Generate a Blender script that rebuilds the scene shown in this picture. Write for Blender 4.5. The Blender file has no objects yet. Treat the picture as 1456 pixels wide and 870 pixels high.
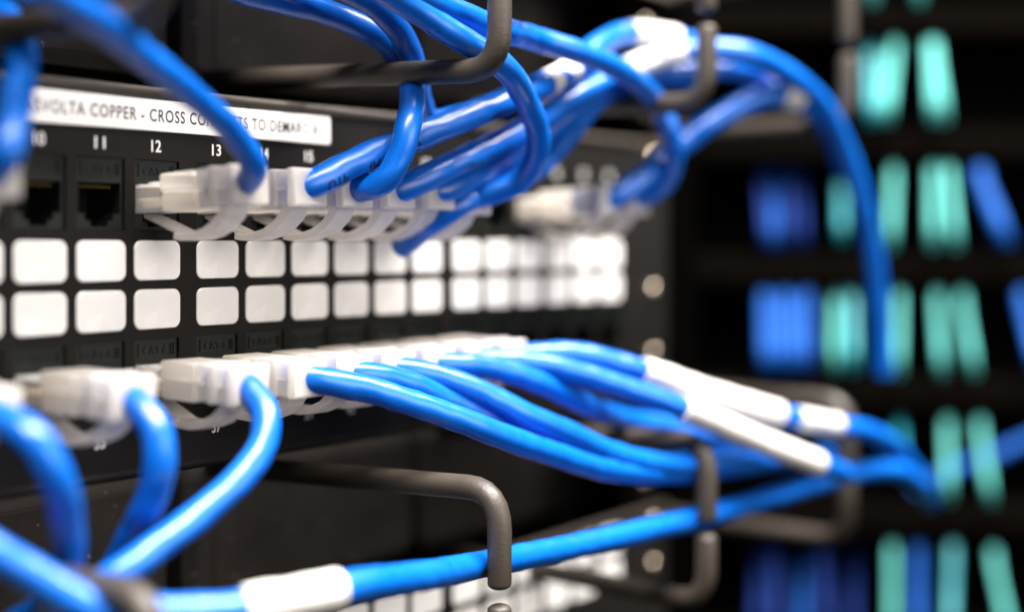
import bpy, bmesh, math, random
from mathutils import Vector, noise
random.seed(7)
S = 0.001                                   # everything below is in millimetres
# frame of the place: u runs along the patch panel, w comes out of it towards the aisle, v is up
# (u, w, v) -> Blender (x = u, y = -w, z = v)
sc = bpy.context.scene
COL = sc.collection

# ------------------------------------------------------------------ camera, world, lamps, exposure
CU, CW, CV = -242.57, 271.78, 0.0
cam = bpy.data.cameras.new('camera')
cam.sensor_width = 36.0
cam.lens = 50.0
cam.shift_y = -93.0 / 1456.0
cam.clip_start = 0.005
cam.clip_end = 20
cam.dof.use_dof = True
cam.dof.focus_distance = 0.351
cam.dof.aperture_fstop = 3.05
cam.dof.aperture_blades = 0
co = bpy.data.objects.new('camera', cam)
COL.objects.link(co)
co.location = (CU * S, -CW * S, CV * S)
co.rotation_euler = (math.radians(90), 0, math.atan2(0.5955, 0.8034) - math.radians(90))
sc.camera = co

world = bpy.data.worlds.new('World')
sc.world = world
world.use_nodes = True
world.node_tree.nodes['Background'].inputs[0].default_value = (1.0, 0.93, 0.86, 1)
world.node_tree.nodes['Background'].inputs[1].default_value = 0.03

def area(name, loc, target, sx, sy, power, col):
    l = bpy.data.lights.new(name, 'AREA')
    l.shape = 'RECTANGLE'
    l.size, l.size_y = sx * S, sy * S
    l.energy = power
    l.color = col
    o = bpy.data.objects.new(name, l)
    COL.objects.link(o)
    a = Vector((loc[0], -loc[1], loc[2])) * S
    b = Vector((target[0], -target[1], target[2])) * S
    o.location = a
    o.rotation_euler = (b - a).to_track_quat('-Z', 'Y').to_euler()
    return o
area('aisle_ceiling_lamp', (-20, 350, 850), (10, 20, 0), 1400, 380, 84.0, (1.0, 0.95, 0.9))
area('aisle_front_lamp', (90, 1200, 230), (-20, 20, 0), 1000, 600, 8.0, (1.0, 0.93, 0.86))

sc.view_settings.view_transform = 'Standard'
sc.view_settings.look = 'None'
sc.view_settings.gamma = 1
sc.view_settings.exposure = 0.24
sc.view_settings.use_curve_mapping = False
sc.render.engine = 'CYCLES'
sc.cycles.use_denoising = True
sc.cycles.max_bounces = 8
sc.cycles.sample_clamp_indirect = 6.0

# ------------------------------------------------------------------ materials
def mat(name, col, rough=0.5, metal=0.0, spec=0.5, bump=None, trans=0.0, ior=1.5, sss=0.0, coat=0.0, var=None, rvar=None):
    m = bpy.data.materials.new(name)
    m.use_nodes = True
    nt = m.node_tree
    b = nt.nodes['Principled BSDF']
    b.inputs['Base Color'].default_value = (*col, 1)
    b.inputs['Roughness'].default_value = rough
    b.inputs['Metallic'].default_value = metal
    b.inputs['Specular IOR Level'].default_value = spec
    b.inputs['IOR'].default_value = ior
    b.inputs['Transmission Weight'].default_value = trans
    b.inputs['Coat Weight'].default_value = coat
    if sss:
        b.inputs['Subsurface Weight'].default_value = sss
        b.inputs['Subsurface Radius'].default_value = (1, 1, 1)
        b.inputs['Subsurface Scale'].default_value = 0.002
    tc = nt.nodes.new('ShaderNodeTexCoord')
    if bump:
        n = nt.nodes.new('ShaderNodeTexNoise')
        n.inputs['Scale'].default_value = bump[0]
        n.inputs['Detail'].default_value = 4
        bp = nt.nodes.new('ShaderNodeBump')
        bp.inputs['Strength'].default_value = bump[1]
        bp.inputs['Distance'].default_value = bump[2] * S
        nt.links.new(tc.outputs['Object'], n.inputs['Vector'])
        nt.links.new(n.outputs['Fac'], bp.inputs['Height'])
        nt.links.new(bp.outputs['Normal'], b.inputs['Normal'])
    if var:
        n = nt.nodes.new('ShaderNodeTexNoise')
        n.inputs['Scale'].default_value = var[0]
        n.inputs['Detail'].default_value = 5
        r = nt.nodes.new('ShaderNodeValToRGB')
        r.color_ramp.elements[0].position = var[3] if len(var) > 3 else 0.35
        r.color_ramp.elements[1].position = var[4] if len(var) > 4 else 0.7
        r.color_ramp.elements[0].color = (*var[1], 1)
        r.color_ramp.elements[1].color = (*var[2], 1)
        nt.links.new(tc.outputs['Object'], n.inputs['Vector'])
        nt.links.new(n.outputs['Fac'], r.inputs['Fac'])
        nt.links.new(r.outputs['Color'], b.inputs['Base Color'])
    if rvar:
        n = nt.nodes.new('ShaderNodeTexNoise')
        n.inputs['Scale'].default_value = rvar[0]
        n.inputs['Detail'].default_value = 5
        mr = nt.nodes.new('ShaderNodeMapRange')
        mr.inputs['From Min'].default_value = 0.3
        mr.inputs['From Max'].default_value = 0.7
        mr.inputs['To Min'].default_value = rvar[1]
        mr.inputs['To Max'].default_value = rvar[2]
        nt.links.new(tc.outputs['Object'], n.inputs['Vector'])
        nt.links.new(n.outputs['Fac'], mr.inputs['Value'])
        nt.links.new(mr.outputs['Result'], b.inputs['Roughness'])
    return m

def plastic(name, col, rough, clear, translucent):
    """see-through moulded plastic: partly clear, partly milky"""
    m = mat(name, col, rough, bump=(700, 0.15, 0.1))
    nt = m.node_tree
    out = nt.nodes['Material Output']
    pr = nt.nodes['Principled BSDF']
    tl = nt.nodes.new('ShaderNodeBsdfTranslucent')
    tl.inputs['Color'].default_value = (*col, 1)
    tr = nt.nodes.new('ShaderNodeBsdfTransparent')
    tr.inputs['Color'].default_value = (0.97, 0.96, 0.95, 1)
    m1 = nt.nodes.new('ShaderNodeMixShader')
    m1.inputs[0].default_value = translucent
    m2 = nt.nodes.new('ShaderNodeMixShader')
    lw = nt.nodes.new('ShaderNodeLayerWeight')
    lw.inputs['Blend'].default_value = 0.35
    mr = nt.nodes.new('ShaderNodeMapRange')
    mr.inputs['To Min'].default_value = 1 - clear
    mr.inputs['To Max'].default_value = 1
    nt.links.new(lw.outputs['Facing'], mr.inputs['Value'])
    nt.links.new(mr.outputs['Result'], m2.inputs[0])
    nt.links.new(pr.outputs[0], m1.inputs[1])
    nt.links.new(tl.outputs[0], m1.inputs[2])
    nt.links.new(tr.outputs[0], m2.inputs[1])
    nt.links.new(m1.outputs[0], m2.inputs[2])
    nt.links.new(m2.outputs[0], out.inputs['Surface'])
    return m

M = {}
M['panel'] = mat('black_powder_coat', (0.009, 0.008, 0.0072), 0.5, spec=0.13, bump=(2600, 0.35, 0.12), rvar=(60, 0.42, 0.58))
M['plate'] = mat('black_sheet_steel', (0.02, 0.018, 0.016), 0.5, spec=0.08, bump=(2200, 0.3, 0.12),
                 var=(45, (0.045, 0.039, 0.034), (0.066, 0.057, 0.050)), rvar=(35, 0.42, 0.6))
M['rod'] = mat('textured_black_rod', (0.037, 0.030, 0.0235), 0.4, spec=0.4, bump=(1500, 0.5, 0.2), rvar=(80, 0.4, 0.52))
M['jack'] = mat('dark_green_black_plastic', (0.007, 0.0095, 0.0078), 0.32, spec=0.4, bump=(900, 0.2, 0.05))
M['dark'] = mat('matt_black', (0.0012, 0.0011, 0.001), 0.95, spec=0.0)
M['white'] = mat('white_label_card', (0.86, 0.85, 0.83), 0.22, coat=0.5, rvar=(140, 0.16, 0.32),
                 var=(70, (0.80, 0.785, 0.76), (0.89, 0.88, 0.86)))
M['strip'] = mat('white_printed_tape', (0.84, 0.82, 0.79), 0.5, spec=0.25)
M['ink'] = mat('black_ink', (0.01, 0.01, 0.012), 0.5)
M['print'] = mat('white_silkscreen', (0.8, 0.79, 0.77), 0.6)
M['blue'] = mat('blue_pvc_jacket', (0.001, 0.105, 0.70), 0.27, spec=0.6, bump=(420, 0.25, 0.12),
                var=(60, (0.0, 0.092, 0.44), (0.0, 0.110, 0.51)), rvar=(160, 0.26, 0.36))
M['sleeve'] = mat('white_marker_sleeve', (0.62, 0.60, 0.57), 0.45, spec=0.3, bump=(300, 0.2, 0.1))
M['boot'] = plastic('frosted_plastic', (0.95, 0.91, 0.85), 0.3, 0.45, 0.55)
M['clear'] = plastic('clear_plastic', (0.93, 0.92, 0.90), 0.12, 0.75, 0.3)
M['wire'] = mat('cream_conductors', (0.8, 0.62, 0.38), 0.4, var=(500, (0.88, 0.78, 0.6), (0.8, 0.58, 0.34)))
M['gold'] = mat('gold_contact', (0.16, 0.11, 0.045), 0.4, metal=1)
M['chrome'] = mat('plated_screw', (0.5, 0.42, 0.33), 0.17, metal=1)
M['aqua'] = mat('aqua_fibre_jacket', (0.07, 0.44, 0.38), 0.55, spec=0.2, var=(40, (0.05, 0.28, 0.26), (0.08, 0.36, 0.33)))
M['teal'] = mat('dark_teal_jacket', (0.012, 0.20, 0.24), 0.4)
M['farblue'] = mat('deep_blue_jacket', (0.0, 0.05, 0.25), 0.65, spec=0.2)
def add_dust(m, scale, thr, col):
    nt = m.node_tree
    b = nt.nodes['Principled BSDF']
    src = b.inputs['Base Color'].links[0].from_socket
    tc = [n for n in nt.nodes if n.type == 'TEX_COORD'][0]
    n = nt.nodes.new('ShaderNodeTexNoise')
    n.inputs['Scale'].default_value = scale
    n.inputs['Detail'].default_value = 1
    r = nt.nodes.new('ShaderNodeValToRGB')
    r.color_ramp.elements[0].position = thr
    r.color_ramp.elements[1].position = thr + .04
    mx = nt.nodes.new('ShaderNodeMix')
    mx.data_type = 'RGBA'
    nt.links.new(tc.outputs['Object'], n.inputs['Vector'])
    nt.links.new(n.outputs['Fac'], r.inputs['Fac'])
    nt.links.new(r.outputs['Color'], mx.inputs[0])
    nt.links.new(src, mx.inputs[6])
    mx.inputs[7].default_value = (*col, 1)
    nt.links.new(mx.outputs[2], b.inputs['Base Color'])
add_dust(M['plate'], 520, .735, (.3, .27, .24))
M['dimblue'] = mat('shade_toned_blue_jacket', (0.0, 0.012, 0.10), 0.65, spec=0.15)  # darker copy of the far blue, with shade put into its colour
M['far'] = mat('far_black_steel', (0.0020, 0.0016, 0.0013), 0.8, spec=0.0)

# ------------------------------------------------------------------ mesh helpers
class MB:
    def __init__(s):
        s.v, s.f, s.smooth = [], [], []
    def add(s, vs, fs, smooth=False):
        o = len(s.v)
        s.v += vs
        s.f += [tuple(i + o for i in f) for f in fs]
        s.smooth += [smooth] * len(fs)
        return s
    def box(s, u0, u1, w0, w1, v0, v1):
        vs = [(u, w, v) for u in (u0, u1) for w in (w0, w1) for v in (v0, v1)]
        return s.add(vs, [(0, 1, 3, 2), (4, 6, 7, 5), (0, 4, 5, 1), (2, 3, 7, 6), (0, 2, 6, 4), (1, 5, 7, 3)])
    def grid(s, us, vs, hole, wf, wb):
        """plate of cells between the breaks us, vs; hole(i, j) leaves the cell out; hole walls are real"""
        nu, nv = len(us) - 1, len(vs) - 1
        solid = lambda i, j: 0 <= i < nu and 0 <= j < nv and not hole(i, j)
        P, F, idx = [], [], {}
        def p(i, j, k):
            if (i, j, k) not in idx:
                idx[(i, j, k)] = len(P)
                P.append((us[i], wf if k == 0 else wb, vs[j]))
            return idx[(i, j, k)]
        for i in range(nu):
            for j in range(nv):
                if not solid(i, j):
                    continue
                F.append((p(i, j, 0), p(i + 1, j, 0), p(i + 1, j + 1, 0), p(i, j + 1, 0)))
                F.append((p(i, j, 1), p(i, j + 1, 1), p(i + 1, j + 1, 1), p(i + 1, j, 1)))
                for (di, dj, a, b) in ((-1, 0, (i, j), (i, j + 1)), (1, 0, (i + 1, j + 1), (i + 1, j)),
                                       (0, -1, (i + 1, j), (i, j)), (0, 1, (i, j + 1), (i + 1, j + 1))):
                    if not solid(i + di, j + dj):
                        F.append((p(*a, 0), p(*b, 0), p(*b, 1), p(*a, 1)))
        return s.add(P, F)
    def slab(s, uc, vc, hu, hv, r, w0, w1, bev=0.25, n=5):
        """rounded-corner tile with a small bevel round its front edge"""
        def ring(hu, hv, r, w):
            out = []
            for cx, cy, a0 in ((hu - r, hv - r, 0), (-hu + r, hv - r, 90), (-hu + r, -hv + r, 180), (hu - r, -hv + r, 270)):
                for k in range(n + 1):
                    a = math.radians(a0 + 90 * k / n)
                    out.append((uc + cx + r * math.cos(a), w, vc + cy + r * math.sin(a)))
            return out
        A = ring(hu, hv, r, w0)
        B = ring(hu, hv, r, w1 - bev)
        C = ring(hu - bev, hv - bev, max(r - bev, 0.05), w1)
        k = len(A)
        fs = [(i, (i + 1) % k, k + (i + 1) % k, k + i) for i in range(k)]
        fs += [(k + i, k + (i + 1) % k, 2 * k + (i + 1) % k, 2 * k + i) for i in range(k)]
        fs.append(tuple(range(2 * k, 3 * k)))
        return s.add(A + B + C, fs)
    def tube(s, pts, r, n=12, cap=True, mod=None):
        frames = sweep(pts)
        vs, fs = [], []
        for k, (p, t, a, b, d) in enumerate(frames):
            for i in range(n):
                th = 2 * math.pi * i / n
                rr = r if mod is None else r * mod(th, d)
                q = p + (a * math.cos(th) + b * math.sin(th)) * rr
                vs.append(tuple(q))
        m = len(frames)
        for k in range(m - 1):
            for i in range(n):
                j = (i + 1) % n
                fs.append((k * n + i, k * n + j, (k + 1) * n + j, (k + 1) * n + i))
        s.add(vs, fs, True)
        if cap:
            s.add([vs[i] for i in range(n)], [tuple(reversed(range(n)))])
            s.add([vs[(m - 1) * n + i] for i in range(n)], [tuple(range(n))])
        return s
    def dome(s, u, w, v, r, h, n=16):
        """pan head standing out of the panel along w"""
        vs, fs = [], []
        prof = [(r, 0), (r, h * .35), (r * .92, h * .7), (r * .7, h * .93), (r * .35, h)]
        for (rr, hh) in prof:
            for i in range(n):
                a = 2 * math.pi * i / n
                vs.append((u + rr * math.cos(a), w + hh, v + rr * math.sin(a)))
        for k in range(len(prof) - 1):
            for i in range(n):
                j = (i + 1) % n
                fs.append((k * n + i, k * n + j, (k + 1) * n + j, (k + 1) * n + i))
        fs.append(tuple((len(prof) - 1) * n + i for i in range(n)))
        return s.add(vs, fs, True)
    def mesh(s, name, m, origin=(0, 0, 0), bevel=0, seg=2):
        me = bpy.data.meshes.new(name)
        o = origin
        me.from_pydata([((x - o[0]) * S, -(w - o[1]) * S, (v - o[2]) * S) for x, w, v in s.v], [], s.f)
        me.polygons.foreach_set('use_smooth', s.smooth)
        bm = bmesh.new()
        bm.from_mesh(me)
        bmesh.ops.recalc_face_normals(bm, faces=bm.faces)
        if bevel:
            es = [e for e in bm.edges if len(e.link_faces) == 2 and e.calc_face_angle(0) > 0.6]
            r = bmesh.ops.bevel(bm, geom=es, offset=bevel * S, segments=seg, affect='EDGES', profile=0.5)
            for f in r['faces']:
                f.smooth = True
        bm.to_mesh(me)
        bm.free()
        me.materials.append(m)
        return me
    def build(s, name, m, parent=None, origin=None, bevel=0, seg=2):
        if origin is None:
            origin = tuple(parent['_o']) if parent is not None else (0, 0, 0)
        o = place(name, s.mesh(name, m, origin, bevel, seg), parent)
        if parent is None:
            o.location = (origin[0] * S, -origin[1] * S, origin[2] * S)
        o['_o'] = origin
        return o

def place(name, me, parent=None, at=(0, 0, 0)):
    o = bpy.data.objects.new(name, me)
    COL.objects.link(o)
    o.parent = parent
    o.location = (at[0] * S, -at[1] * S, at[2] * S)
    return o

def empty(name, origin):
    o = bpy.data.objects.new(name, None)
    COL.objects.link(o)
    o.empty_display_size = 0.01
    o.location = (origin[0] * S, -origin[1] * S, origin[2] * S)
    o['_o'] = origin
    return o

def tag(o, label=None, cat=None, group=None, kind=None):
    for k, v in (('label', label), ('category', cat), ('group', group), ('kind', kind)):
        if v:
            o[k] = v
    return o

def catmull(ctrl, step=1.0):
    """smooth curve through the control points, resampled evenly"""
    c = [Vector(p) for p in ctrl]
    c = [c[0] * 2 - c[1]] + c + [c[-1] * 2 - c[-2]]
    raw = []
    for i in range(1, len(c) - 2):
        p0, p1, p2, p3 = c[i - 1:i + 3]
        t0 = 0
        t1 = t0 + max((p1 - p0).length, 1e-6) ** .5
        t2 = t1 + max((p2 - p1).length, 1e-6) ** .5
        t3 = t2 + max((p3 - p2).length, 1e-6) ** .5
        for k in range(24):
            t = t1 + (t2 - t1) * k / 24
            a1 = p0 * ((t1 - t) / (t1 - t0)) + p1 * ((t - t0) / (t1 - t0))
            a2 = p1 * ((t2 - t) / (t2 - t1)) + p2 * ((t - t1) / (t2 - t1))
            a3 = p2 * ((t3 - t) / (t3 - t2)) + p3 * ((t - t2) / (t3 - t2))
            b1 = a1 * ((t2 - t) / (t2 - t0)) + a2 * ((t - t0) / (t2 - t0))
            b2 = a2 * ((t3 - t) / (t3 - t1)) + a3 * ((t - t1) / (t3 - t1))
            raw.append(b1 * ((t2 - t) / (t2 - t1)) + b2 * ((t - t1) / (t2 - t1)))
    raw.append(c[-2])
    L = [0]
    for a, b in zip(raw, raw[1:]):
        L.append(L[-1] + (b - a).length)
    n = max(2, int(L[-1] / step))
    out, j = [], 0
    for k in range(n + 1):
        d = L[-1] * k / n
        while j < len(L) - 2 and L[j + 1] < d:
            j += 1
        f = (d - L[j]) / max(L[j + 1] - L[j], 1e-9)
        out.append(raw[j].lerp(raw[j + 1], min(max(f, 0), 1)))
    return out

def sweep(pts):
    """parallel-transported frames (point, tangent, normal, binormal, length so far)"""
    pts = [Vector(p) for p in pts]
    out, d = [], 0
    a = None
    for k, p in enumerate(pts):
        t = (pts[min(k + 1, len(pts) - 1)] - pts[max(k - 1, 0)]).normalized()
        if a is None:
            a = t.orthogonal().normalized()
        a = (a - t * a.dot(t)).normalized()
        b = t.cross(a)
        if k:
            d += (p - pts[k - 1]).length
        out.append((p, t, a, b, d))
    return out

def arc(path, r, n=6):
    """polyline with its inner corners rounded to radius r"""
    path = [Vector(p) for p in path]
    out = [path[0]]
    for i in range(1, len(path) - 1):
        a, p, b = path[i - 1], path[i], path[i + 1]
        d1, d2 = (a - p).normalized(), (b - p).normalized()
        for k in range(n + 1):
            t = k / n
            out.append((p + d1 * r).lerp(p, t).lerp(p.lerp(p + d2 * r, t), t))
    out.append(path[-1])
    return out

def text_mesh(body, size, bold=0.0, spacing=1.0):
    """flat filled lettering as (verts, faces) in mm, centred"""
    cu = bpy.data.curves.new('lettering', 'FONT')
    cu.body = body
    cu.size = size
    cu.offset = bold
    cu.space_character = spacing
    cu.align_x = 'CENTER'
    cu.align_y = 'CENTER'
    cu.resolution_u = 4
    ob = bpy.data.objects.new('lettering', cu)
    COL.objects.link(ob)
    bpy.context.view_layer.update()
    me = ob.to_mesh()
    vs = [(v.co.x, v.co.y) for v in me.vertices]
    fs = [tuple(p.vertices) for p in me.polygons]
    ob.to_mesh_clear()
    bpy.data.objects.remove(ob)
    bpy.data.curves.remove(cu)
    return vs, fs

def text_on_plate(body, uc, vc, w, height, width=None, bold=0.0, spacing=1.0, thick=0.06):
    vs, fs = text_mesh(body, height * 1.38, bold, spacing)
    x0, x1 = min(v[0] for v in vs), max(v[0] for v in vs)
    y0, y1 = min(v[1] for v in vs), max(v[1] for v in vs)
    sx = 1 if width is None else width / (x1 - x0)
    mb = MB()
    n = len(vs)
    top = [(uc + (x - (x0 + x1) / 2) * sx, w + thick, vc + y - (y0 + y1) / 2) for x, y in vs]
    mb.add(top, fs)
    bm_edges = {}
    for f in fs:
        for a, b in zip(f, f[1:] + f[:1]):
            bm_edges[(a, b)] = bm_edges.get((a, b), 0) + 1
    side = [e for e in bm_edges if (e[1], e[0]) not in bm_edges]
    base = [(u, w, v) for u, _, v in top]
    mb.add(top + base, [(b, a, a + n, b + n) for a, b in side])
    return mb

# ------------------------------------------------------------------ the setting
back = MB().box(-330, 332, -74, -70, -320, 320).build('rack_interior_wall', M['dark'])
tag(back, kind='structure')

# ------------------------------------------------------------------ patch panel
PITCH, GAP = 16.3, 2.67
def port_u(c):
    return (c - 13) * PITCH - (GAP if c < 13 else 0) + (GAP if c >= 19 else 0) - (GAP if c < 7 else 0)
TOPV, BOTV = 10.8, -32.0
JU, JV = 6.75, 8.4                                     # half size of a jack opening

def jack_mesh():
    us = [-JU + .12, -5.9, -3.9, -2.4, 2.4, 3.9, 5.9, JU - .12]
    vs = [-JV + .12, -7.6, -6.2, -4.6, 2.6, 3.6, 4.0, 7.5, JV - .12]
    def hole(i, j):
        if 1 <= i <= 5 and j == 3: return True
        if 2 <= i <= 4 and j == 2: return True
        if i == 3 and j == 1: return True
        return False
    m = MB().grid(us, vs, hole, -0.7, -13)
    m.box(-JU + .12, JU - .12, -14, -13, -JV + .12, JV - .12)
    m.box(-5.2, -4.9, -.7, -.35, 4.2, 7.4).box(4.5, 4.8, -.7, -.35, 4.2, 7.4)
    m.box(-4.9, 4.5, -.7, -.35, 4.2, 4.45).box(-4.9, 4.5, -.7, -.35, 7.15, 7.4)
    m.box(5.3, 5.6, -.7, -.3, 4.4, 7.2)
    return m.mesh('jack', M['jack'])
JACK = jack_mesh()
CAT = text_on_plate('CAT 6', -.2, 5.8, -0.7, 1.9, 7.0, thick=0.32).mesh('cat_marking', M['jack'])
SPRING = MB()
for k in range(8):
    SPRING.box(-4.2 + k * 1.12, -3.7 + k * 1.12, -10, -2.2, 1.4, 1.9)
SPRING = SPRING.mesh('contact_spring', M['gold'])
LABELM = MB().slab(0, 0, 6.9, 4.7, 2.0, -.2, .35, .18, 6).mesh('label_window', M['white'])

def make_panel(title, vc, rows, label, numbers=True, frm=1):
    """vc shifts the whole panel up or down"""
    p = empty('network_patch_bay', (0, 0, vc))
    ub, cells = [-241], []
    for c in range(1, 25):
        ub += [port_u(c) - JU, port_u(c) + JU]
    ub += [222]
    vb = [-55.0, BOTV - JV, BOTV + JV, TOPV - JV, TOPV + JV, 35.2]
    vb = [v + vc for v in vb]
    MB().grid(ub, vb, lambda i, j: i % 2 == 1 and j in (1, 3), 0, -1.6).build('face_plate', M['panel'], p)
    MB().tube([(-241, -.6, 35.3 + vc), (222, -.6, 35.3 + vc)], 1.55, 14).build('top_lip', M['rod'], p)
    MB().tube([(-241, -.9, -55.0 + vc), (222, -.9, -55.0 + vc)], 1.3, 14).build('bottom_lip', M['panel'], p)
    for c in range(frm, 25):
        for r, v in ((0, TOPV), (1, BOTV)):
            j = place('jack', JACK, p, (port_u(c), 0, v))
            place('cat_marking', CAT, j)
            place('contact_spring', SPRING, j)
            if numbers:
                n = str(c + 24 * r)
                text_on_plate(n, port_u(c) - .3, vc + (22.6 if r == 0 else -46.6), 0, 2.9, 2.9 if len(n) > 1 else 1.3, bold=0.04
                              ).build('port_number', M['print'], p)
        for v in rows:
            place('label_window', LABELM, p, (port_u(c), 0, v))
    return p

panel = make_panel('', 0, (-4.75, -16.4), '')
tag(panel, 'black patch panel with white label windows and a printed white title strip', 'patch panel')
st = MB().slab(-8.2, 29.9, 48.4, 3.75, .9, -.1, .55, .15).build('title_strip', M['strip'], panel)
text_on_plate('ASVOLTA COPPER - CROSS CONNECTS TO DEMARC A', -10.2, 29.9, .55, 3.0, 91.0, bold=0.05, spacing=1.16, thick=.03).build('title_text', M['ink'], st)

def screw(parent, u, w, v, r=3.1):
    m = MB().dome(u, w, v, r, 2.0)
    m.box(u - 1.9, u + 1.9, w + 1.9, w + 2.02, v - .25, v + .25)
    return m.build('screw', M['chrome'], parent)
for v in (34.0 - 3.5, -18.5, -42):
    screw(panel, 212, 0, v)

# second panel under the lower cable manager
panel2 = empty('network_patch_bay', (0, 0, -150))
MB().grid([-241, 222], [-200, -99.5], lambda i, j: False, 0, -1.6).build('face_plate', M['panel'], panel2)
MB().tube([(-241, -.6, -99.3), (222, -.6, -99.3)], 1.4, 14).build('top_lip', M['rod'], panel2)
for c in range(1, 25):
    for v in (-106.2, -118):
        place('label_window', LABELM, panel2, (port_u(c), 0, v + 150))
for v in (-104, -120):
    screw(panel2, 212, 0, v)
tag(panel2, 'lower black patch panel behind the lower wire rings, only its white label windows showing', 'patch panel')

# ------------------------------------------------------------------ cable managers with wire rings
def ring_parts(u, v0, v1, gap, parent, w0=-38.0, w1=64.5, r=3.05, b0=0.0, b1=0.0):
    vm = (v0 + v1) / 2 - (1.7 if v1 < 0 else 0)
    lo = arc([(u, w0, v0 + b0), (u, w1, v0), (u, w1, vm - gap / 2)], 10)
    hi = arc([(u, w0, v1 + b1), (u, w1, v1), (u, w1, vm + gap / 2)], 10)
    for path in (lo, hi):
        tip = path[-1]
        d = (tip - path[-2]).normalized()
        path[-1] = tip - d * 1.6
        L = sum((b - a).length for a, b in zip(path, path[1:]))
        path += [tip - d * x for x in (1.2, .8, .4, .15, .02)]
        MB().tube(path, r, 14, True, lambda th, q, L=L: 1.0 if q <= L else math.sqrt(max(0.03, 1 - ((q - L) / 1.6) ** 2))).build('ring_hook', M['rod'], parent)

def manager(v0, v1, r0, r1, b0, b1, ears, label):
    p = empty('cable_manager', (0, -38, (v0 + v1) / 2))
    for k in range(-2, 2):
        a = 24.5 + k * 103.4
        # pressed plate with rolled edges between two slots
        m = MB().slab(a + 47.5, (v0 + v1) / 2, 48.5, (v1 - v0) / 2, 5, -52, -38, 3.0, 6)
        m.build('back_plate', M['plate'], p)
        m2 = MB().slab(a + 50.9, (v0 + v1) / 2, 43.2, (v1 - v0) / 2 - 3.2, 4, -39, -37.4, .5, 5)
        m2.build('raised_field', M['plate'], p)
    for k in range(-2, 2):
        sag = 5.0 if (k == -1 and r1 < 0) else 0.0       # the lower ring nearest the camera is bent down a little
        ring_parts(32 + k * 103.2 - sag * .3, r0, r1 - sag, 3.2, p, b0=b0, b1=b1)
    for u, v in ears:
        screw(p, u, -3, v, 3.3)
    if v1 > 0:  # unseen flange and lip, added to shade the upper back plates
        MB().box(-241, 222, -52, 3, v1 + .6, v1 + 2.4).box(-241, 222, 1.2, 3, v1 - 5, v1 + .6).build('added_shade_flange', M['plate'], p)
    MB().box(196, 222, -5, -3, v0, v1).build('mounting_ear', M['far'], p)
    return tag(p, label, 'cable manager')
manager(45.3, 95.0, 41.2, 92.0, 4.3, 0.0, ((211, 47.5), (211, 80)), 'upper black cable manager with wire rings, above the printed title strip')
manager(-105.5, -64.0, -108.5, -60.2, 2.0, -3.6, ((209, -71), (210.5, -90)), 'lower black cable manager with wire rings, under the main patch panel')

vm = empty('vertical_cable_manager', (240, -38, 0))
MB().box(229, 252, -46, -40, -190, 190).build('back_channel', M['dark'], vm)
for v0, v1 in ((42, 95), (-107, -57.5)):
    ring_parts(239.4, v0, v1, 3.4, vm, w0=-40)
tag(vm, 'black upright cable manager with wire rings at the far end of the panel', 'cable manager')

post = MB()
hv = [-190]
for k in range(24):
    hv += [-186 + k * 15.9, -186 + k * 15.9 + 9]
hv += [196]
post.grid([204, 207.5, 216.5, 224], hv, lambda i, j: i == 1 and j % 2 == 1, -6, -8)
post.box(222, 224, -40, -8, -190, 196)
tag(post.build('rack_post', M['far'], origin=(214, -7, -190)), 'upright black rack post with square holes beside the panel screws', 'rack post')

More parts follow.
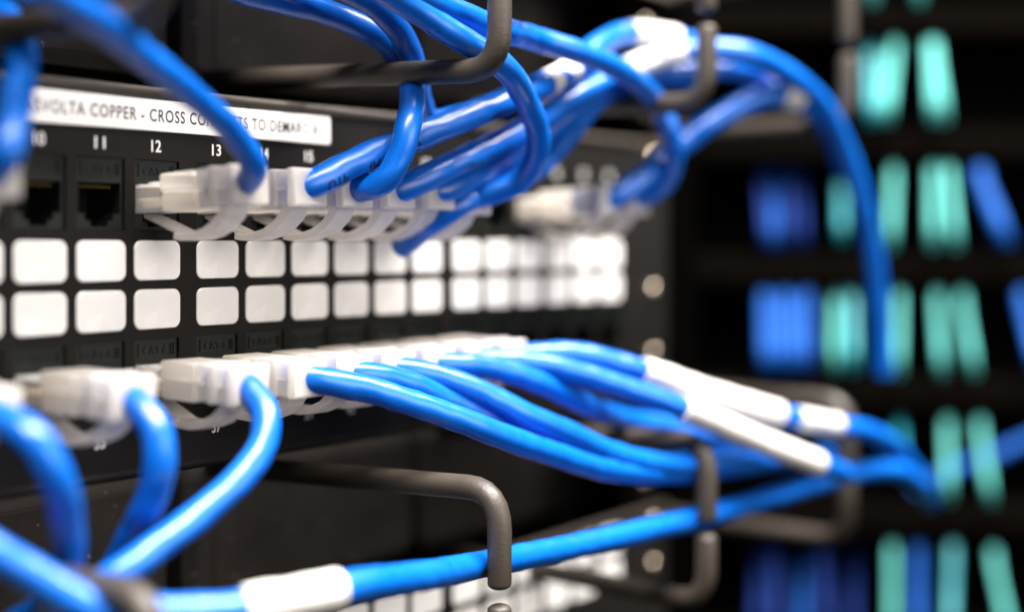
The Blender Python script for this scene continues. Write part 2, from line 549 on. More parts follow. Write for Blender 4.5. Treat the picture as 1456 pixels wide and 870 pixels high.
# ------------------------------------------------------------------ plugs
def plug_meshes():
    clear = MB().box(-5.85, 5.85, -6, 8.6, -4.2, 1.9).box(-5.5, 5.5, 3.2, 6.4, 1.9, 2.6).box(-5.6, 5.6, -5, 1.2, 1.9, 2.4).mesh('plug', M['clear'], bevel=.35)
    boot = MB().box(-6.1, 6.1, 8.2, 20.0, 0.1, 4.3).box(-5.75, 5.75, 8.4, 19.8, -4.6, 0.1)
    boot.box(-5.3, 5.3, 20.1, 32.0, -.1, 4.5).box(-5.0, 5.0, 20.1, 31.8, -4.3, -.1)
    boot.box(-5.75, 5.75, 24.0, 26.4, -4.5, 4.8).box(-5.6, 5.6, 30.2, 32.6, -4.4, 4.7)
    boot = boot.mesh('boot', M['boot'], bevel=.55)
    path = [(27.5, -3.9), (26.0, -6.2), (23.2, -8.4), (19.5, -9.9), (15.5, -10.6), (11.5, -10.6), (9.2, -10.2)]
    th = [2.6, 2.5, 2.2, 2.0, 1.8, 1.7, 1.6]
    m = MB()
    vs, fs = [], []
    for k, ((w, v), t) in enumerate(zip(path, th)):
        a = path[max(k - 1, 0)]
        b = path[min(k + 1, len(path) - 1)]
        d = Vector((b[0] - a[0], b[1] - a[1])).normalized()
        n = Vector((d.y, -d.x)) * t / 2
        hw = 3.3
        for (u, sg) in ((-hw, 1), (hw, 1), (hw, -1), (-hw, -1)):
            vs.append((u, w + n.x * sg, v + n.y * sg))
    K = len(path)
    for k in range(K - 1):
        for i in range(4):
            j = (i + 1) % 4
            fs.append((k * 4 + i, k * 4 + j, k * 4 + 4 + j, k * 4 + 4 + i))
    fs += [(0, 1, 2, 3), tuple(K * 4 - 4 + i for i in (3, 2, 1, 0))]
    m.add(vs, fs)
    guard = m.mesh('latch_guard', M['boot'], bevel=.3)
    # clear latch from the nose down and back under the guard
    l = MB()
    for (a, b) in (((-2, -4.4), (4, -6.6)), ((4, -6.6), (11, -9.4))):
        x, y = a, b
        l.add([(-2.6, x[0], x[1]), (2.6, x[0], x[1]), (2.6, x[0], x[1] - .9), (-2.6, x[0], x[1] - .9),
               (-2.6, y[0], y[1]), (2.6, y[0], y[1]), (2.6, y[0], y[1] - .9), (-2.6, y[0], y[1] - .9)],
              [(0, 1, 5, 4), (1, 2, 6, 5), (2, 3, 7, 6), (3, 0, 4, 7), (0, 3, 2, 1), (4, 5, 6, 7)])
    latch = l.mesh('latch', M['clear'])
    wire = MB()
    for k in range(8):
        wire.tube([(-3.85 + k * 1.1, -3.5, -1.2), (-3.85 + k * 1.1, 9, -1.4)], .5, 8)
    wire.box(-4.7, 4.7, .5, 8.0, -3.0, -1.0)
    wire = wire.mesh('conductors', M['wire'])
    gold = MB()
    for k in range(8):
        gold.box(-4.05 + k * 1.1, -3.65 + k * 1.1, -5.2, -.5, .2, 2.1)
    gold = gold.mesh('contacts', M['gold'])
    return clear, boot, guard, latch, wire, gold
PLUG = plug_meshes()

def add_plug(cable, tilt):
    p = place('plug', PLUG[0], cable)
    p.rotation_euler = (-math.radians(tilt), 0, 0)
    for n, m in zip(('boot', 'latch_guard', 'latch', 'conductors', 'contacts'), PLUG[1:]):
        place(n, m, p)
    return p

# ------------------------------------------------------------------ cables
def jacket_mod(seed, amp=1.0):
    """uneven swelling of the jacket over its twisted pairs"""
    def f(th, d):
        tw = th + d * .24
        a = noise.noise(Vector((math.cos(tw) * .8 + seed * 7.3, math.sin(tw) * .8, d * .085)))
        b = noise.noise(Vector((math.cos(th) * .7, math.sin(th) * .7 + seed * 3.1, d * .22)))
        return 1 + amp * (.075 * a + .035 * b)
    return f

def sub_path(pts, d0, d1):
    d, out = 0, []
    for k, p in enumerate(pts):
        if k:
            d += (p - pts[k - 1]).length
        if d0 <= d <= d1:
            out.append(p)
    return out

def print_on(cable, pts, r, d0, body, toward, size=3.3, flip=False, lift=0.12, turn=0.0):
    """lettering bent round the jacket, on the side that looks at `toward`"""
    vs, fs = text_mesh(body, size, .02)
    x0 = min(v[0] for v in vs)
    fr = sweep(pts)
    out = []
    tw = Vector(toward)
    for x, y in vs:
        x -= x0
        if flip:
            y = -y
        d = d0 + x if not flip else d0 + x
        k = min(range(len(fr)), key=lambda q: abs(fr[q][4] - d))
        p, t, a, b, dd = fr[k]
        side = tw - p
        side = (side - t * side.dot(t)).normalized()
        up = t.cross(side)
        th = y / r + turn
        out.append(tuple(p + t * (d - dd) + (side * math.cos(th) + up * math.sin(th)) * (r * 1.035 + lift)))
    mb = MB()
    mb.add(out, fs)
    return mb.build('jacket_print', M['ink'], cable)

BLUE_GROUP = 'blue patch cables plugged into the panel'
CAMP = (CU, CW, CV)
CABLES = [{'label': 'dark blue cable hanging down the near left edge in front of the title strip',
  'port': (8, 0),
  'tilt': 3.0,
  'pts': [(-84.2, 19.0, 12.0),
          (-84.2, 29.4, 12.5),
          (-84.7, 36.4, 16.8),
          (-79.0, 30.7, 25.4),
          (-70.9, 21.4, 35.1),
          (-65.9, 11.4, 44.4),
          (-64.9, 1.0, 49.9),
          (-65.5, -9.9, 52.4)]},
 {'label': 'dark blurred blue cable crossing over the title strip to port 12',
  'port': (12, 0),
  'tilt': 3.0,
  'r': 2.95,
  'pts': [(-19.0, 19.0, 12.0),
          (-19.0, 29.4, 12.5),
          (-22.9, 37.4, 16.3),
          (-31.0, 40.0, 23.2),
          (-44.6, 43.5, 29.5),
          (-60.2, 49.3, 34.5),
          (-74.2, 55.5, 38.4),
          (-87.2, 61.5, 41.0),
          (-100.8, 66.7, 44.0)]},
 {'label': 'blue cable from port 13 with black lettering near its plug',
  'port': (13, 0),
  'tilt': 3.0,
  'r': 3.65,
  'sleeves': [(102.0, 116.5, 3.8), (155.6, 176.1, 3.9)],
  'print': [(15.5, 'UTP', -0.6, True), (28, '4PR 24AWG', -0.7, True), (72, 'ISO 11801', -0.8, True)],
  'pts': [(0.0, 19.0, 12.0),
          (0.0, 29.4, 12.5),
          (17.2, 34.4, 20.4),
          (34.6, 37.8, 26.9),
          (59.6, 41.3, 35.7),
          (82.1, 41.4, 43.3),
          (97.0, 41.3, 49.1),
          (115.0, 38.7, 58.1),
          (133.4, 38.4, 64.1),
          (153.2, 43.3, 64.2),
          (184.6, 52.0, 58.6),
          (209.8, 55.8, 54.0),
          (236.3, 58.0, 43.6),
          (256.7, 58.7, 25.3),
          (279.7, 56.1, 0.5)]},
 {'label': 'dark blue cable rising straight up from port 14 under the upper ring arm',
  'port': (14, 0),
  'tilt': 3.0,
  'pts': [(16.3, 19.0, 12.0),
          (16.3, 29.4, 12.5),
          (19.0, 38.6, 14.5),
          (21.4, 41.8, 20.7),
          (23.4, 42.8, 28.0),
          (31.6, 37.1, 36.3),
          (38.3, 29.4, 43.4),
          (36.7, 25.5, 49.9),
          (31.1, 23.0, 54.1),
          (17.7, 18.4, 58.2),
          (0.3, 15.0, 59.7),
          (-19.6, 15.0, 62.7),
          (-44.1, 15.6, 69.7),
          (-68.9, 15.8, 73.9),
          (-103.7, 19.2, 75.4)]},
 {'label': 'blue cable from port 15 with a white marker sleeve by the second upper ring',
  'port': (15, 0),
  'tilt': 3.0,
  'r': 3.65,
  'sleeves': [(112.3, 135.3, 3.9)],
  'print': [(34, 'UTP CAT 6', -0.8, True)],
  'pts': [(32.6, 19.0, 12.0),
          (32.6, 29.4, 12.5),
          (52.4, 35.0, 20.6),
          (71.4, 37.1, 27.9),
          (93.9, 40.5, 38.7),
          (114.6, 41.5, 47.4),
          (134.1, 44.4, 55.0),
          (145.8, 50.1, 58.8),
          (156.3, 54.2, 60.1),
          (169.0, 61.3, 59.5),
          (189.3, 65.1, 54.9),
          (215.2, 66.4, 45.3),
          (234.5, 67.4, 28.0),
          (253.0, 67.1, 3.1),
          (266.6, 65.3, -23.2),
          (277.2, 62.7, -50.4)]},
 {'label': 'blue cable from port 16 tucked under the others in the upper bundle',
  'port': (16, 0),
  'tilt': 3.0,
  'pts': [(48.9, 19.0, 12.0),
          (48.9, 29.4, 12.5),
          (68.0, 32.4, 18.6),
          (84.6, 34.7, 26.8),
          (104.6, 38.1, 38.5),
          (127.2, 38.5, 48.3),
          (151.5, 44.3, 53.2),
          (176.0, 53.9, 55.8),
          (208.6, 54.3, 53.5),
          (242.9, 53.4, 43.7),
          (267.0, 52.3, 24.6)]},
 {'label': 'blue cable looping down past the first upper ring to port 17',
  'port': (17, 0),
  'tilt': 1.0,
  'pts': [(65.2, 19.0, 11.3),
          (65.2, 29.5, 11.5),
          (72.7, 40.5, 16.2),
          (71.5, 47.3, 22.9),
          (67.6, 50.3, 29.6),
          (58.3, 52.9, 37.2),
          (43.8, 56.9, 43.7),
          (30.3, 53.8, 49.5),
          (16.8, 50.7, 55.0),
          (-5.5, 50.9, 61.6),
          (-32.3, 51.6, 68.5),
          (-58.7, 49.6, 73.7),
          (-92.4, 46.2, 77.2),
          (-121.5, 40.5, 79.3)]},
 {'label': 'short dark blue cable end poking below the white plugs, above the label windows',
  'pts': [(55.8, 12.6, -1.9),
          (53.9, 23.5, 4.0),
          (60.0, 30.1, 9.8),
          (78.5, 29.8, 14.3),
          (93.8, 33.6, 22.4),
          (109.3, 34.5, 34.0),
          (122.5, 35.4, 43.8),
          (144.4, 38.1, 51.2),
          (172.7, 42.7, 52.5)]},
 {'label': 'blue cable drooping through the second upper ring to port 22',
  'port': (22, 0),
  'tilt': 3.0,
  'print': [(130, 'ETL VERIFIED', -0.9, True)],
  'pts': [(149.4, 19.0, 12.0),
          (149.4, 29.4, 12.5),
          (153.7, 38.9, 18.5),
          (149.4, 44.9, 26.3),
          (145.2, 45.9, 34.4),
          (141.6, 44.4, 41.5),
          (126.7, 47.8, 46.1),
          (106.4, 50.7, 49.9),
          (87.1, 49.9, 52.6),
          (73.4, 46.4, 54.7),
          (47.4, 51.7, 54.4),
          (28.8, 51.7, 56.6),
          (14.2, 50.6, 59.5),
          (-3.5, 46.8, 65.1),
          (-28.0, 40.6, 72.4),
          (-56.4, 35.9, 77.7),
          (-90.6, 30.1, 81.8),
          (-119.9, 25.8, 83.8)]},
 {'label': 'blue cable arching from port 21 towards the third upper ring with a white sleeve end',
  'port': (21, 0),
  'tilt': 3.0,
  'r': 3.9,
  'sleeves': [(87.9, 99.4, 4.6)],
  'pts': [(133.1, 19.0, 12.0),
          (133.1, 29.4, 12.5),
          (142.4, 35.5, 18.2),
          (156.9, 39.8, 28.6),
          (166.1, 48.9, 38.1),
          (177.4, 55.7, 44.9),
          (190.9, 60.5, 48.8),
          (205.0, 62.8, 47.9),
          (225.7, 63.8, 40.1),
          (248.2, 60.7, 26.2)]},
 {'label': 'blue cable behind the port 14 cable, bending in behind the port 13 cable',
  'pts': [(-97.9, 3.5, 72.6),
          (-61.1, 9.4, 70.5),
          (-29.4, 11.8, 68.0),
          (-0.8, 18.6, 65.2),
          (16.6, 30.3, 61.6),
          (28.4, 32.8, 55.5),
          (39.2, 30.6, 47.0),
          (51.0, 23.0, 38.4),
          (60.5, 19.0, 33.1),
          (72.3, 21.5, 35.0),
          (85.9, 26.3, 40.4),
          (102.5, 32.0, 47.8)]},
 {'label': 'thick blurred blue cable curving down at the lower left corner',
  'port': (8, 1),
  'tilt': -1.5,
  'pts': [(-84.2, 19.0, -32.3),
          (-84.2, 29.5, -32.6),
          (-82.1, 41.5, -37.2),
          (-78.4, 43.2, -44.8),
          (-72.3, 38.0, -54.3),
          (-66.0, 29.6, -64.1),
          (-62.9, 20.4, -73.9),
          (-64.1, 8.7, -81.3)]},
 {'label': 'blue cable dropping from the lower white plug below port 10',
  'port': (10, 1),
  'tilt': -1.5,
  'pts': [(-51.6, 19.0, -32.3),
          (-51.6, 29.5, -32.6),
          (-51.0, 38.2, -38.5),
          (-51.1, 39.8, -45.2),
          (-50.2, 35.9, -53.7),
          (-48.0, 27.1, -62.7),
          (-46.8, 18.6, -72.0),
          (-48.2, 10.0, -79.9)]},
 {'label': 'blue cable sweeping down to the left from the plug below port 12',
  'port': (12, 1),
  'tilt': -1.5,
  'pts': [(-19.0, 19.0, -32.3),
          (-19.0, 29.5, -32.6),
          (-20.1, 37.9, -38.2),
          (-22.9, 40.9, -43.9),
          (-29.9, 41.5, -50.9),
          (-40.7, 40.3, -57.6),
          (-51.2, 39.5, -62.5),
          (-59.8, 38.1, -66.9),
          (-65.1, 32.6, -71.6)]},
 {'label': 'blue cable lying across the very bottom left corner',
  'pts': [(-95.2, 37.4, -52.7), (-88.8, 40.9, -57.8), (-82.4, 44.5, -63.1), (-76.5, 49.1, -68.1), (-68.4, 53.3, -75.2)]},
 {'label': 'single blue cable with a white sleeve passing behind the first and second lower rings',
  'r': 3.4,
  'sleeves': [(21.6, 43.4, 4.1)],
  'pts': [(-71.0, 56.5, -69.7),
          (-57.0, 62.0, -71.5),
          (-40.2, 67.9, -71.4),
          (-26.1, 70.1, -71.4),
          (0.9, 66.2, -75.0),
          (36.3, 56.8, -79.9),
          (62.5, 55.3, -82.1),
          (88.1, 56.3, -83.2),
          (116.4, 57.4, -84.1),
          (144.2, 59.6, -84.5),
          (176.5, 61.3, -84.3),
          (203.6, 66.0, -82.8),
          (227.8, 73.4, -80.5),
          (249.3, 78.9, -82.2),
          (274.1, 78.7, -91.2)]},
 {'label': 'front blue cable of the lower bundle, from the plug under port 13',
  'port': (13, 1),
  'tilt': -1.5,
  'r': 3.35,
  'pts': [(0.0, 19.0, -32.3),
          (0.0, 29.5, -32.6),
          (14.2, 37.1, -36.1),
          (27.7, 43.6, -41.0),
          (43.1, 49.3, -47.3),
          (59.0, 52.2, -53.3),
          (77.2, 53.3, -59.1),
          (97.2, 55.1, -64.8),
          (121.1, 57.0, -68.5),
          (147.5, 59.1, -70.9),
          (177.9, 63.1, -71.5)]},
 {'label': 'blue cable of the lower bundle hidden partly behind the port 13 one',
  'port': (14, 1),
  'tilt': -1.5,
  'pts': [(16.3, 19.0, -32.3),
          (16.3, 29.5, -32.6),
          (29.9, 34.8, -35.6),
          (45.1, 38.5, -41.7),
          (63.4, 43.1, -49.9),
          (84.5, 44.6, -58.3),
          (109.5, 44.8, -66.2),
          (130.2, 49.2, -68.4),
          (154.6, 55.2, -68.7),
          (180.6, 61.8, -68.5)]},
 {'label': 'blue cable running over the lower bundle from the plug under port 15',
  'port': (15, 1),
  'tilt': -1.5,
  'r': 3.35,
  'pts': [(32.6, 19.0, -32.3),
          (32.6, 29.5, -32.6),
          (45.1, 38.5, -36.4),
          (55.6, 44.3, -41.5),
          (63.8, 48.6, -46.3),
          (77.8, 52.4, -52.2),
          (96.7, 54.4, -59.8),
          (116.4, 57.4, -65.0),
          (143.9, 61.0, -68.6),
          (177.4, 65.8, -71.2),
          (216.3, 68.0, -74.2)]},
 {'label': 'blue cable from the plug under port 16 passing above the second lower ring arm',
  'port': (16, 1),
  'tilt': -1.5,
  'pts': [(48.9, 19.0, -32.3),
          (48.9, 29.5, -32.6),
          (65.9, 36.4, -34.7),
          (82.1, 41.4, -40.0),
          (104.4, 41.2, -47.9),
          (137.3, 35.2, -56.0),
          (155.7, 40.0, -59.8),
          (174.6, 52.0, -65.2),
          (194.8, 62.5, -72.0)]},
 {'label': 'blue cable from the plug under port 17 ending in the lower long white sleeve',
  'port': (17, 1),
  'tilt': -1.5,
  'sleeves': [(79.5, 147.3, 3.9)],
  'pts': [(65.2, 19.0, -32.3),
          (65.2, 29.5, -32.6),
          (82.9, 40.8, -34.7),
          (97.0, 48.1, -38.8),
          (112.6, 57.3, -44.9),
          (122.4, 62.2, -48.8),
          (152.1, 68.7, -59.8),
          (181.1, 77.6, -70.8),
          (205.1, 78.0, -77.5)]},
 {'label': 'topmost blue cable of the lower bundle with the upper long white sleeve',
  'port': (18, 1),
  'tilt': -1.5,
  'sleeves': [(55.0, 117.2, 3.9), (124.5, 148.4, 3.75)],
  'pts': [(81.5, 19.0, -32.3),
          (81.5, 29.5, -32.6),
          (99.0, 40.7, -32.8),
          (109.9, 47.0, -35.5),
          (118.5, 51.9, -38.3),
          (145.1, 59.2, -46.8),
          (174.4, 68.5, -55.3),
          (189.7, 72.4, -59.0),
          (206.5, 74.9, -62.2),
          (223.5, 77.7, -65.4),
          (248.9, 78.3, -73.6),
          (273.0, 77.3, -87.3),
          (305.3, 70.5, -102.5)]},
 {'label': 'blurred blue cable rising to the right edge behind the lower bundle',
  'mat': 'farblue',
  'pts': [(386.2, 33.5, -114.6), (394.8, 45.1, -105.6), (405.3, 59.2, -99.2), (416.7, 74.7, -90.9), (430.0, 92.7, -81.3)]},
 {'label': 'blue cable bundled through the near upper ring above the title strip, lowest inner one',  # from here on: cables added above the view to shade the upper ones
  'pts': [(-240, 26, 74), (-170, 32, 70), (-74, 30, 71), (-20, 31, 73), (14, 30, 77), (44, 24, 95), (62, 16, 125), (66, 10, 166)]},
 {'label': 'blue cable bundled through the near upper ring above the title strip, lowest middle one',
  'pts': [(-240, 39, 72), (-170, 45, 68), (-74, 43, 69), (-20, 44, 71), (14, 43, 75), (44, 37, 93), (62, 29, 123), (66, 23, 164)]},
 {'label': 'blue cable bundled through the near upper ring above the title strip, lowest outer one',
  'pts': [(-240, 52, 74), (-170, 58, 70), (-74, 56, 71), (-20, 57, 73), (14, 56, 77), (44, 50, 95), (62, 42, 125), (66, 36, 166)]},
 {'label': 'blue cable bundled through the near upper ring above the title strip, upper inner one',
  'pts': [(-240, 32, 86), (-170, 38, 82), (-74, 36, 83), (-20, 37, 85), (14, 36, 89), (44, 30, 107), (62, 22, 137), (66, 16, 178)]},
 {'label': 'blue cable bundled through the near upper ring above the title strip, upper outer one',
  'pts': [(-240, 47, 87), (-170, 53, 83), (-74, 51, 84), (-20, 52, 86), (14, 51, 90), (44, 45, 108), (62, 37, 138), (66, 31, 179)]}]
for i, c in enumerate(CABLES):
    r = c.get('r', 3.3)
    pts = catmull(c['pts'], 1.0)
    if 'port' in c:
        o = (port_u(c['port'][0]), 0.0, TOPV if c['port'][1] == 0 else BOTV)
    else:
        o = tuple(c['pts'][0])
    mb = MB().tube(pts, r, 22, True, jacket_mod(i))
    cab = mb.build('patch_cable', M[c.get('mat', 'blue')], origin=o)
    tag(cab, c['label'], 'cable', BLUE_GROUP if 'port' in c else 'blue cables in the bundles')
    if 'port' in c:
        add_plug(cab, c['tilt'])
    for (a, b, rr) in c.get('sleeves', ()):
        seg = sub_path(pts, a, b)
        MB().tube(seg, rr, 20, True, jacket_mod(i + 50, .8)).build('marker_sleeve', M['sleeve'], cab)
    for pr in c.get('print', ()):
        print_on(cab, pts, r, pr[0], pr[1], CAMP, flip=pr[3], turn=pr[2])

# ------------------------------------------------------------------ far rack across the aisle end
# its own frame: X along its front, d back into it, from a point on its front plane
FO, FD, FX = (271.6, -109.3), (0.8034, -0.5955), (0.5955, 0.8034)
def far_pt(X, d, v):
    return (FO[0] + FX[0] * X + FD[0] * d, FO[1] + FX[1] * X + FD[1] * d, v)
def far_box(mb, X0, X1, d0, d1, v0, v1):
    vs = [far_pt(X, d, v) for X in (X0, X1) for d in (d0, d1) for v in (v0, v1)]
    return mb.add(vs, [(0, 1, 3, 2), (4, 6, 7, 5), (0, 4, 5, 1), (2, 3, 7, 6), (0, 2, 6, 4), (1, 5, 7, 3)])
far = empty('far_rack', far_pt(170, 30, -260))
far_box(MB(), 60, 330, 34, 40, -300, 300).build('back_panel', M['dark'], far)
for k in range(-1, 7):
    v = 99.1 - k * 56.4
    far_box(MB(), 82, 330, 2, 30, v - 7.5, v + 7.5).build('shelf_bar', M['far'], far, bevel=2.5)
far_box(MB(), 70, 82, -6, 34, -290, 290).build('side_rail', M['dark'], far, bevel=1)
tag(far, 'dark far rack with stacked shelf bars, blurred behind the ring bundles', 'rack')

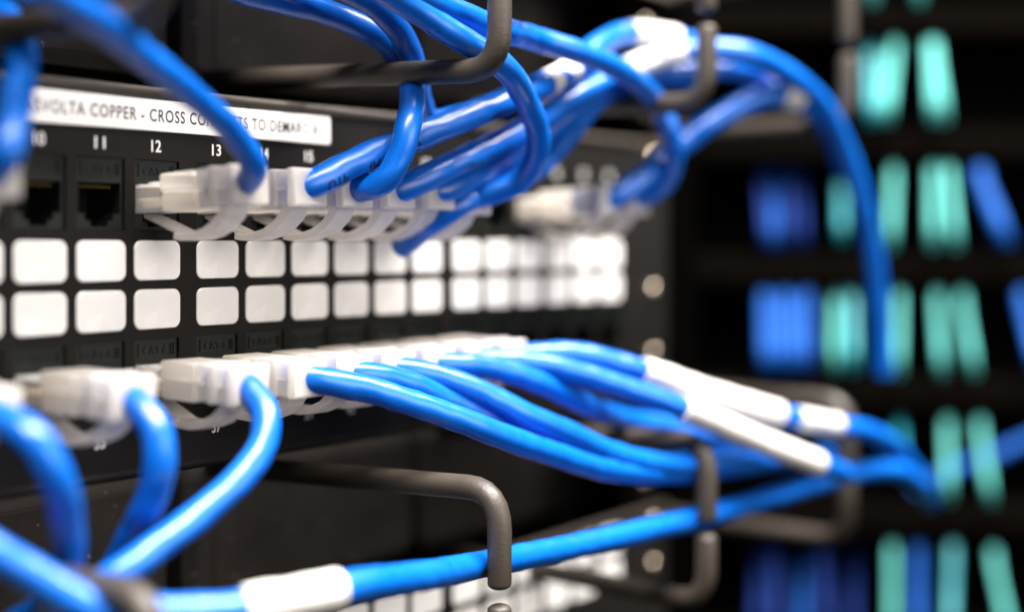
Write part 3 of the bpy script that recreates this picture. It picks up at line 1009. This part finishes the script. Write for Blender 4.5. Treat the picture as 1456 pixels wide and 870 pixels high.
FAR = [([(375.4, 17.2, 152.1), (370.6, 19.2, 143.2), (364.1, 22.2, 126.8), (355.7, 25.9, 111.8), (359.5, 24.4, 105.4)],
  1.9,
  'aqua',
  'aqua cable end at the top edge, left one',
  'aqua jumper cables on the far rack'),
 ([(387.2, 33.2, 152.1), (382.4, 35.2, 143.2), (376.1, 38.3, 126.8), (367.7, 42.2, 111.8), (371.8, 40.9, 105.4)],
  1.9,
  'aqua',
  'aqua cable end at the top edge, right one',
  'aqua jumper cables on the far rack'),
 ([(378.8, 15.1, 90.1), (374.1, 17.1, 82.5), (367.5, 20.1, 69.8), (359.1, 23.8, 58.4), (363.0, 22.3, 52.6)],
  2.2,
  'teal',
  'dark teal cable at the left of the top row of far cables',
  'aqua jumper cables on the far rack'),
 ([(381.9, 26.0, 91.8), (376.8, 27.6, 84.0), (369.4, 29.2, 70.9), (360.0, 31.8, 59.1), (363.6, 29.9, 53.2)],
  1.9,
  'aqua',
  'aqua cable in the middle of the top row of far cables',
  'aqua jumper cables on the far rack'),
 ([(381.7, 20.7, 85.8), (376.8, 22.5, 78.7), (369.8, 24.8, 68.1), (360.9, 27.9, 58.5), (364.6, 26.2, 53.5)],
  1.9,
  'aqua',
  'aqua cable tucked left of the middle one in the top row',
  'aqua jumper cables on the far rack'),
 ([(391.4, 38.8, 92.8), (386.6, 40.7, 84.9), (380.0, 43.7, 71.4), (371.5, 47.2, 59.2), (375.5, 45.9, 53.2)],
  1.9,
  'aqua',
  'aqua cable of the right pair in the top row, left of the two',
  'aqua jumper cables on the far rack'),
 ([(392.5, 40.4, 92.8), (387.9, 42.5, 84.9), (382.1, 46.4, 71.4), (374.2, 50.9, 59.2), (378.5, 50.0, 53.2)],
  1.9,
  'aqua',
  'leaning aqua cable at the right end of the top row',
  'aqua jumper cables on the far rack'),
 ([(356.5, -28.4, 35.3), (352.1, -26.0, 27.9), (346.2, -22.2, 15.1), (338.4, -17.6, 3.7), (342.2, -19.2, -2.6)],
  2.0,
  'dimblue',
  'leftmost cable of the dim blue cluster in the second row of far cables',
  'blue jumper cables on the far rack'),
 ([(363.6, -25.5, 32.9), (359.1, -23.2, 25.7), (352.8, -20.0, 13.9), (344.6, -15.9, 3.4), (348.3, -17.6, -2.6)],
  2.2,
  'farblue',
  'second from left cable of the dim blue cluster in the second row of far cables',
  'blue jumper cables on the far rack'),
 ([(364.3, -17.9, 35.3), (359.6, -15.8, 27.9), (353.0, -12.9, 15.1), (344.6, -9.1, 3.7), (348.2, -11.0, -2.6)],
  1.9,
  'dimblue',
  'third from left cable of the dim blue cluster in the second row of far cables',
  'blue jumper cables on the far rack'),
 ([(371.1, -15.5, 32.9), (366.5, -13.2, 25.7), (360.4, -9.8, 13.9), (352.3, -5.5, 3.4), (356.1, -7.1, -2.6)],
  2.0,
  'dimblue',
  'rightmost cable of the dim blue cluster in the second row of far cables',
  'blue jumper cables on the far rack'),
 ([(376.8, 2.3, 32.3), (372.1, 4.3, 25.5), (365.5, 7.2, 15.0), (357.0, 10.9, 5.7), (360.8, 9.3, 0.2)],
  2.0,
  'teal',
  'dim teal cable beside the long blue drop in the second row',
  'aqua jumper cables on the far rack'),
 ([(381.5, 25.4, 34.1), (376.6, 27.2, 26.8), (369.5, 29.5, 14.3), (360.6, 32.6, 3.3), (364.4, 30.9, -2.9)],
  1.9,
  'aqua',
  'aqua cable right beside the long blue drop in the second row',
  'aqua jumper cables on the far rack'),
 ([(392.2, 39.9, 35.1), (387.3, 41.7, 27.7), (380.4, 44.2, 14.8), (371.6, 47.4, 3.4), (375.5, 45.9, -2.9)],
  1.9,
  'aqua',
  'left cable of the aqua pair in the second row',
  'aqua jumper cables on the far rack'),
 ([(396.4, 45.5, 35.1), (391.6, 47.5, 27.7), (385.5, 51.0, 14.8), (377.2, 55.0, 3.4), (381.5, 54.0, -2.9)],
  1.9,
  'aqua',
  'right cable of the aqua pair in the second row',
  'aqua jumper cables on the far rack'),
 ([(404.8, 56.9, 33.5), (400.4, 59.4, 26.5), (396.1, 65.4, 15.1), (389.5, 71.5, 5.1), (394.5, 71.5, -0.8)],
  3.6,
  'farblue',
  'slanted blue cable at the right of the second row',
  'blue jumper cables on the far rack'),
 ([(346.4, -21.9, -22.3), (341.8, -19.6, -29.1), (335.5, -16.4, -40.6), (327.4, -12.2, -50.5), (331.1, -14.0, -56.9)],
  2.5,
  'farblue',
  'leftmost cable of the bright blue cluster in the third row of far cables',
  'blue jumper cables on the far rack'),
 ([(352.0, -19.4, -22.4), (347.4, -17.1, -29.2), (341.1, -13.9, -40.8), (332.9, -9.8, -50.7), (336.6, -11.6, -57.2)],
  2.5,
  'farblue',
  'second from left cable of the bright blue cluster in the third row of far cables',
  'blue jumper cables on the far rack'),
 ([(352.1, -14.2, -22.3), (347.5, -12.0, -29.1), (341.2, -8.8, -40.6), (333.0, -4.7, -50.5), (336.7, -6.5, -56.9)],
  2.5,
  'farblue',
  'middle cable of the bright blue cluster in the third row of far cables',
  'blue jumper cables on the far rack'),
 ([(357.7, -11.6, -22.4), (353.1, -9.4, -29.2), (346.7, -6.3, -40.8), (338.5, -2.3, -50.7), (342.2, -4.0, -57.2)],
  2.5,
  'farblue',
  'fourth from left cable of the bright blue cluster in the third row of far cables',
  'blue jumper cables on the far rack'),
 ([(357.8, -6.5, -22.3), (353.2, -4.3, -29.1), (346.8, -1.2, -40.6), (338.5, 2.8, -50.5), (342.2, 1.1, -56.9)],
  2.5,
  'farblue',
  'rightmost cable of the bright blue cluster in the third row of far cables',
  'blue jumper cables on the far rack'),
 ([(369.6, 2.7, -22.8), (364.8, 4.7, -29.6), (358.1, 7.4, -41.3), (349.5, 10.9, -51.4), (353.2, 9.2, -57.9)],
  2.0,
  'aqua',
  'aqua cable at the left of the third row',
  'aqua jumper cables on the far rack'),
 ([(371.9, 9.2, -22.7), (367.2, 11.3, -29.4), (360.8, 14.3, -40.9), (352.4, 18.1, -50.7), (356.2, 16.6, -57.1)],
  2.4,
  'teal',
  'teal cable between two aqua ones in the third row',
  'aqua jumper cables on the far rack'),
 ([(383.0, 27.5, -22.6), (378.1, 29.3, -29.6), (371.2, 31.8, -41.8), (362.4, 35.0, -52.4), (366.2, 33.4, -59.1)],
  1.9,
  'aqua',
  'aqua cable under the end of the long blue drop in the third row',
  'aqua jumper cables on the far rack'),
 ([(393.3, 41.4, -22.6), (388.5, 43.3, -29.6), (382.1, 46.4, -41.8), (373.6, 50.2, -52.4), (377.7, 49.0, -59.1)],
  1.9,
  'aqua',
  'left cable of the right aqua pair in the third row',
  'aqua jumper cables on the far rack'),
 ([(400.2, 50.7, -22.6), (395.5, 52.8, -29.6), (389.8, 56.8, -41.8), (381.9, 61.3, -52.4), (386.3, 60.5, -59.1)],
  1.9,
  'aqua',
  'right leaning cable of the right aqua pair in the third row',
  'aqua jumper cables on the far rack'),
 ([(416.2, 72.3, -21.0), (411.6, 74.4, -28.0), (406.2, 78.9, -40.3), (398.5, 83.7, -50.9), (403.2, 83.3, -57.5)],
  3.0,
  'farblue',
  'blue cable cut by the right edge in the third row',
  'blue jumper cables on the far rack'),
 ([(386.9, 26.0, -81.8), (382.1, 28.0, -86.3), (375.7, 31.0, -90.0), (367.2, 34.8, -92.9), (371.2, 33.4, -97.2)],
  1.9,
  'teal',
  'short teal cable above the blue bundle in the fourth row',
  'aqua jumper cables on the far rack'),
 ([(396.0, 45.0, -81.2), (391.1, 46.8, -87.6), (384.3, 49.5, -98.5), (375.6, 52.8, -107.6), (379.6, 51.5, -114.3)],
  1.9,
  'aqua',
  'left upright aqua cable in the fourth row',
  'aqua jumper cables on the far rack'),
 ([(404.8, 56.9, -81.2), (400.1, 58.9, -87.7), (394.3, 62.9, -99.1), (386.3, 67.2, -108.6), (390.7, 66.5, -115.6)],
  1.9,
  'aqua',
  'right leaning aqua cable in the fourth row',
  'aqua jumper cables on the far rack'),
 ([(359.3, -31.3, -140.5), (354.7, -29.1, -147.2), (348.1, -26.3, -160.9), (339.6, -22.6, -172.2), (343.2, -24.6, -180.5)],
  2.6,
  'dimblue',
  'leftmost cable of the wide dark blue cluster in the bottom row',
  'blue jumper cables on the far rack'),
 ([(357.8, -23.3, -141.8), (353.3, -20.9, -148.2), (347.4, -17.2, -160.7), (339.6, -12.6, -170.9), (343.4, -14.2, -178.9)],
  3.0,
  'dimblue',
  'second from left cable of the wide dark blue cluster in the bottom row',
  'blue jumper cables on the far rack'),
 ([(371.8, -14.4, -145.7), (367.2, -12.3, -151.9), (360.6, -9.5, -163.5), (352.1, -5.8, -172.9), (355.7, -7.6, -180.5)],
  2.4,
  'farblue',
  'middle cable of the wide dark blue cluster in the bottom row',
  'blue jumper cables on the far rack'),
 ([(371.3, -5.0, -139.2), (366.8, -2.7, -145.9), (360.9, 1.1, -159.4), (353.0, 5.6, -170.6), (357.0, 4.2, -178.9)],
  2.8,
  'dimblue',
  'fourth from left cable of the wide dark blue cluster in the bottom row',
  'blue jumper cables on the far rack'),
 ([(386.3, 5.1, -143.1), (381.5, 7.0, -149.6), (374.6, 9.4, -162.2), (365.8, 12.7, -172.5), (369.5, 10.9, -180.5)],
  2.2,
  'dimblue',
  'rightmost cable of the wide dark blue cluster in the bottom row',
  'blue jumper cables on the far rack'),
 ([(381.1, 24.9, -138.0), (376.3, 26.8, -144.7), (369.5, 29.5, -158.2), (360.9, 32.9, -169.4), (364.7, 31.4, -177.7)],
  1.9,
  'aqua',
  'left aqua cable in the bottom row',
  'aqua jumper cables on the far rack'),
 ([(389.9, 33.5, -138.4), (385.0, 35.3, -145.1), (378.2, 37.9, -158.7), (369.5, 41.2, -169.9), (373.4, 39.7, -178.3)],
  2.6,
  'farblue',
  'blue cable between two aqua ones in the bottom row',
  'blue jumper cables on the far rack'),
 ([(397.5, 47.1, -138.0), (392.5, 48.7, -144.7), (385.3, 50.7, -158.2), (376.1, 53.5, -169.4), (380.0, 52.0, -177.7)],
  2.2,
  'teal',
  'teal cable in the middle of the bottom row',
  'aqua jumper cables on the far rack'),
 ([(408.6, 62.0, -140.2), (404.0, 64.2, -146.9), (398.8, 68.9, -160.1), (391.3, 73.9, -171.0), (395.9, 73.5, -179.3)],
  1.9,
  'aqua',
  'leaning aqua cable at the right of the bottom row',
  'aqua jumper cables on the far rack')]
for ctrl, r, m, label, grp in FAR:
    o = MB().tube(catmull(ctrl, 3.0), r, 12, True).build('jumper_cable', M[m], origin=tuple(ctrl[0]))
    tag(o, label, 'cable', grp)

# the working origin is not part of the scene
for o in bpy.data.objects:
    if '_o' in o:
        del o['_o']
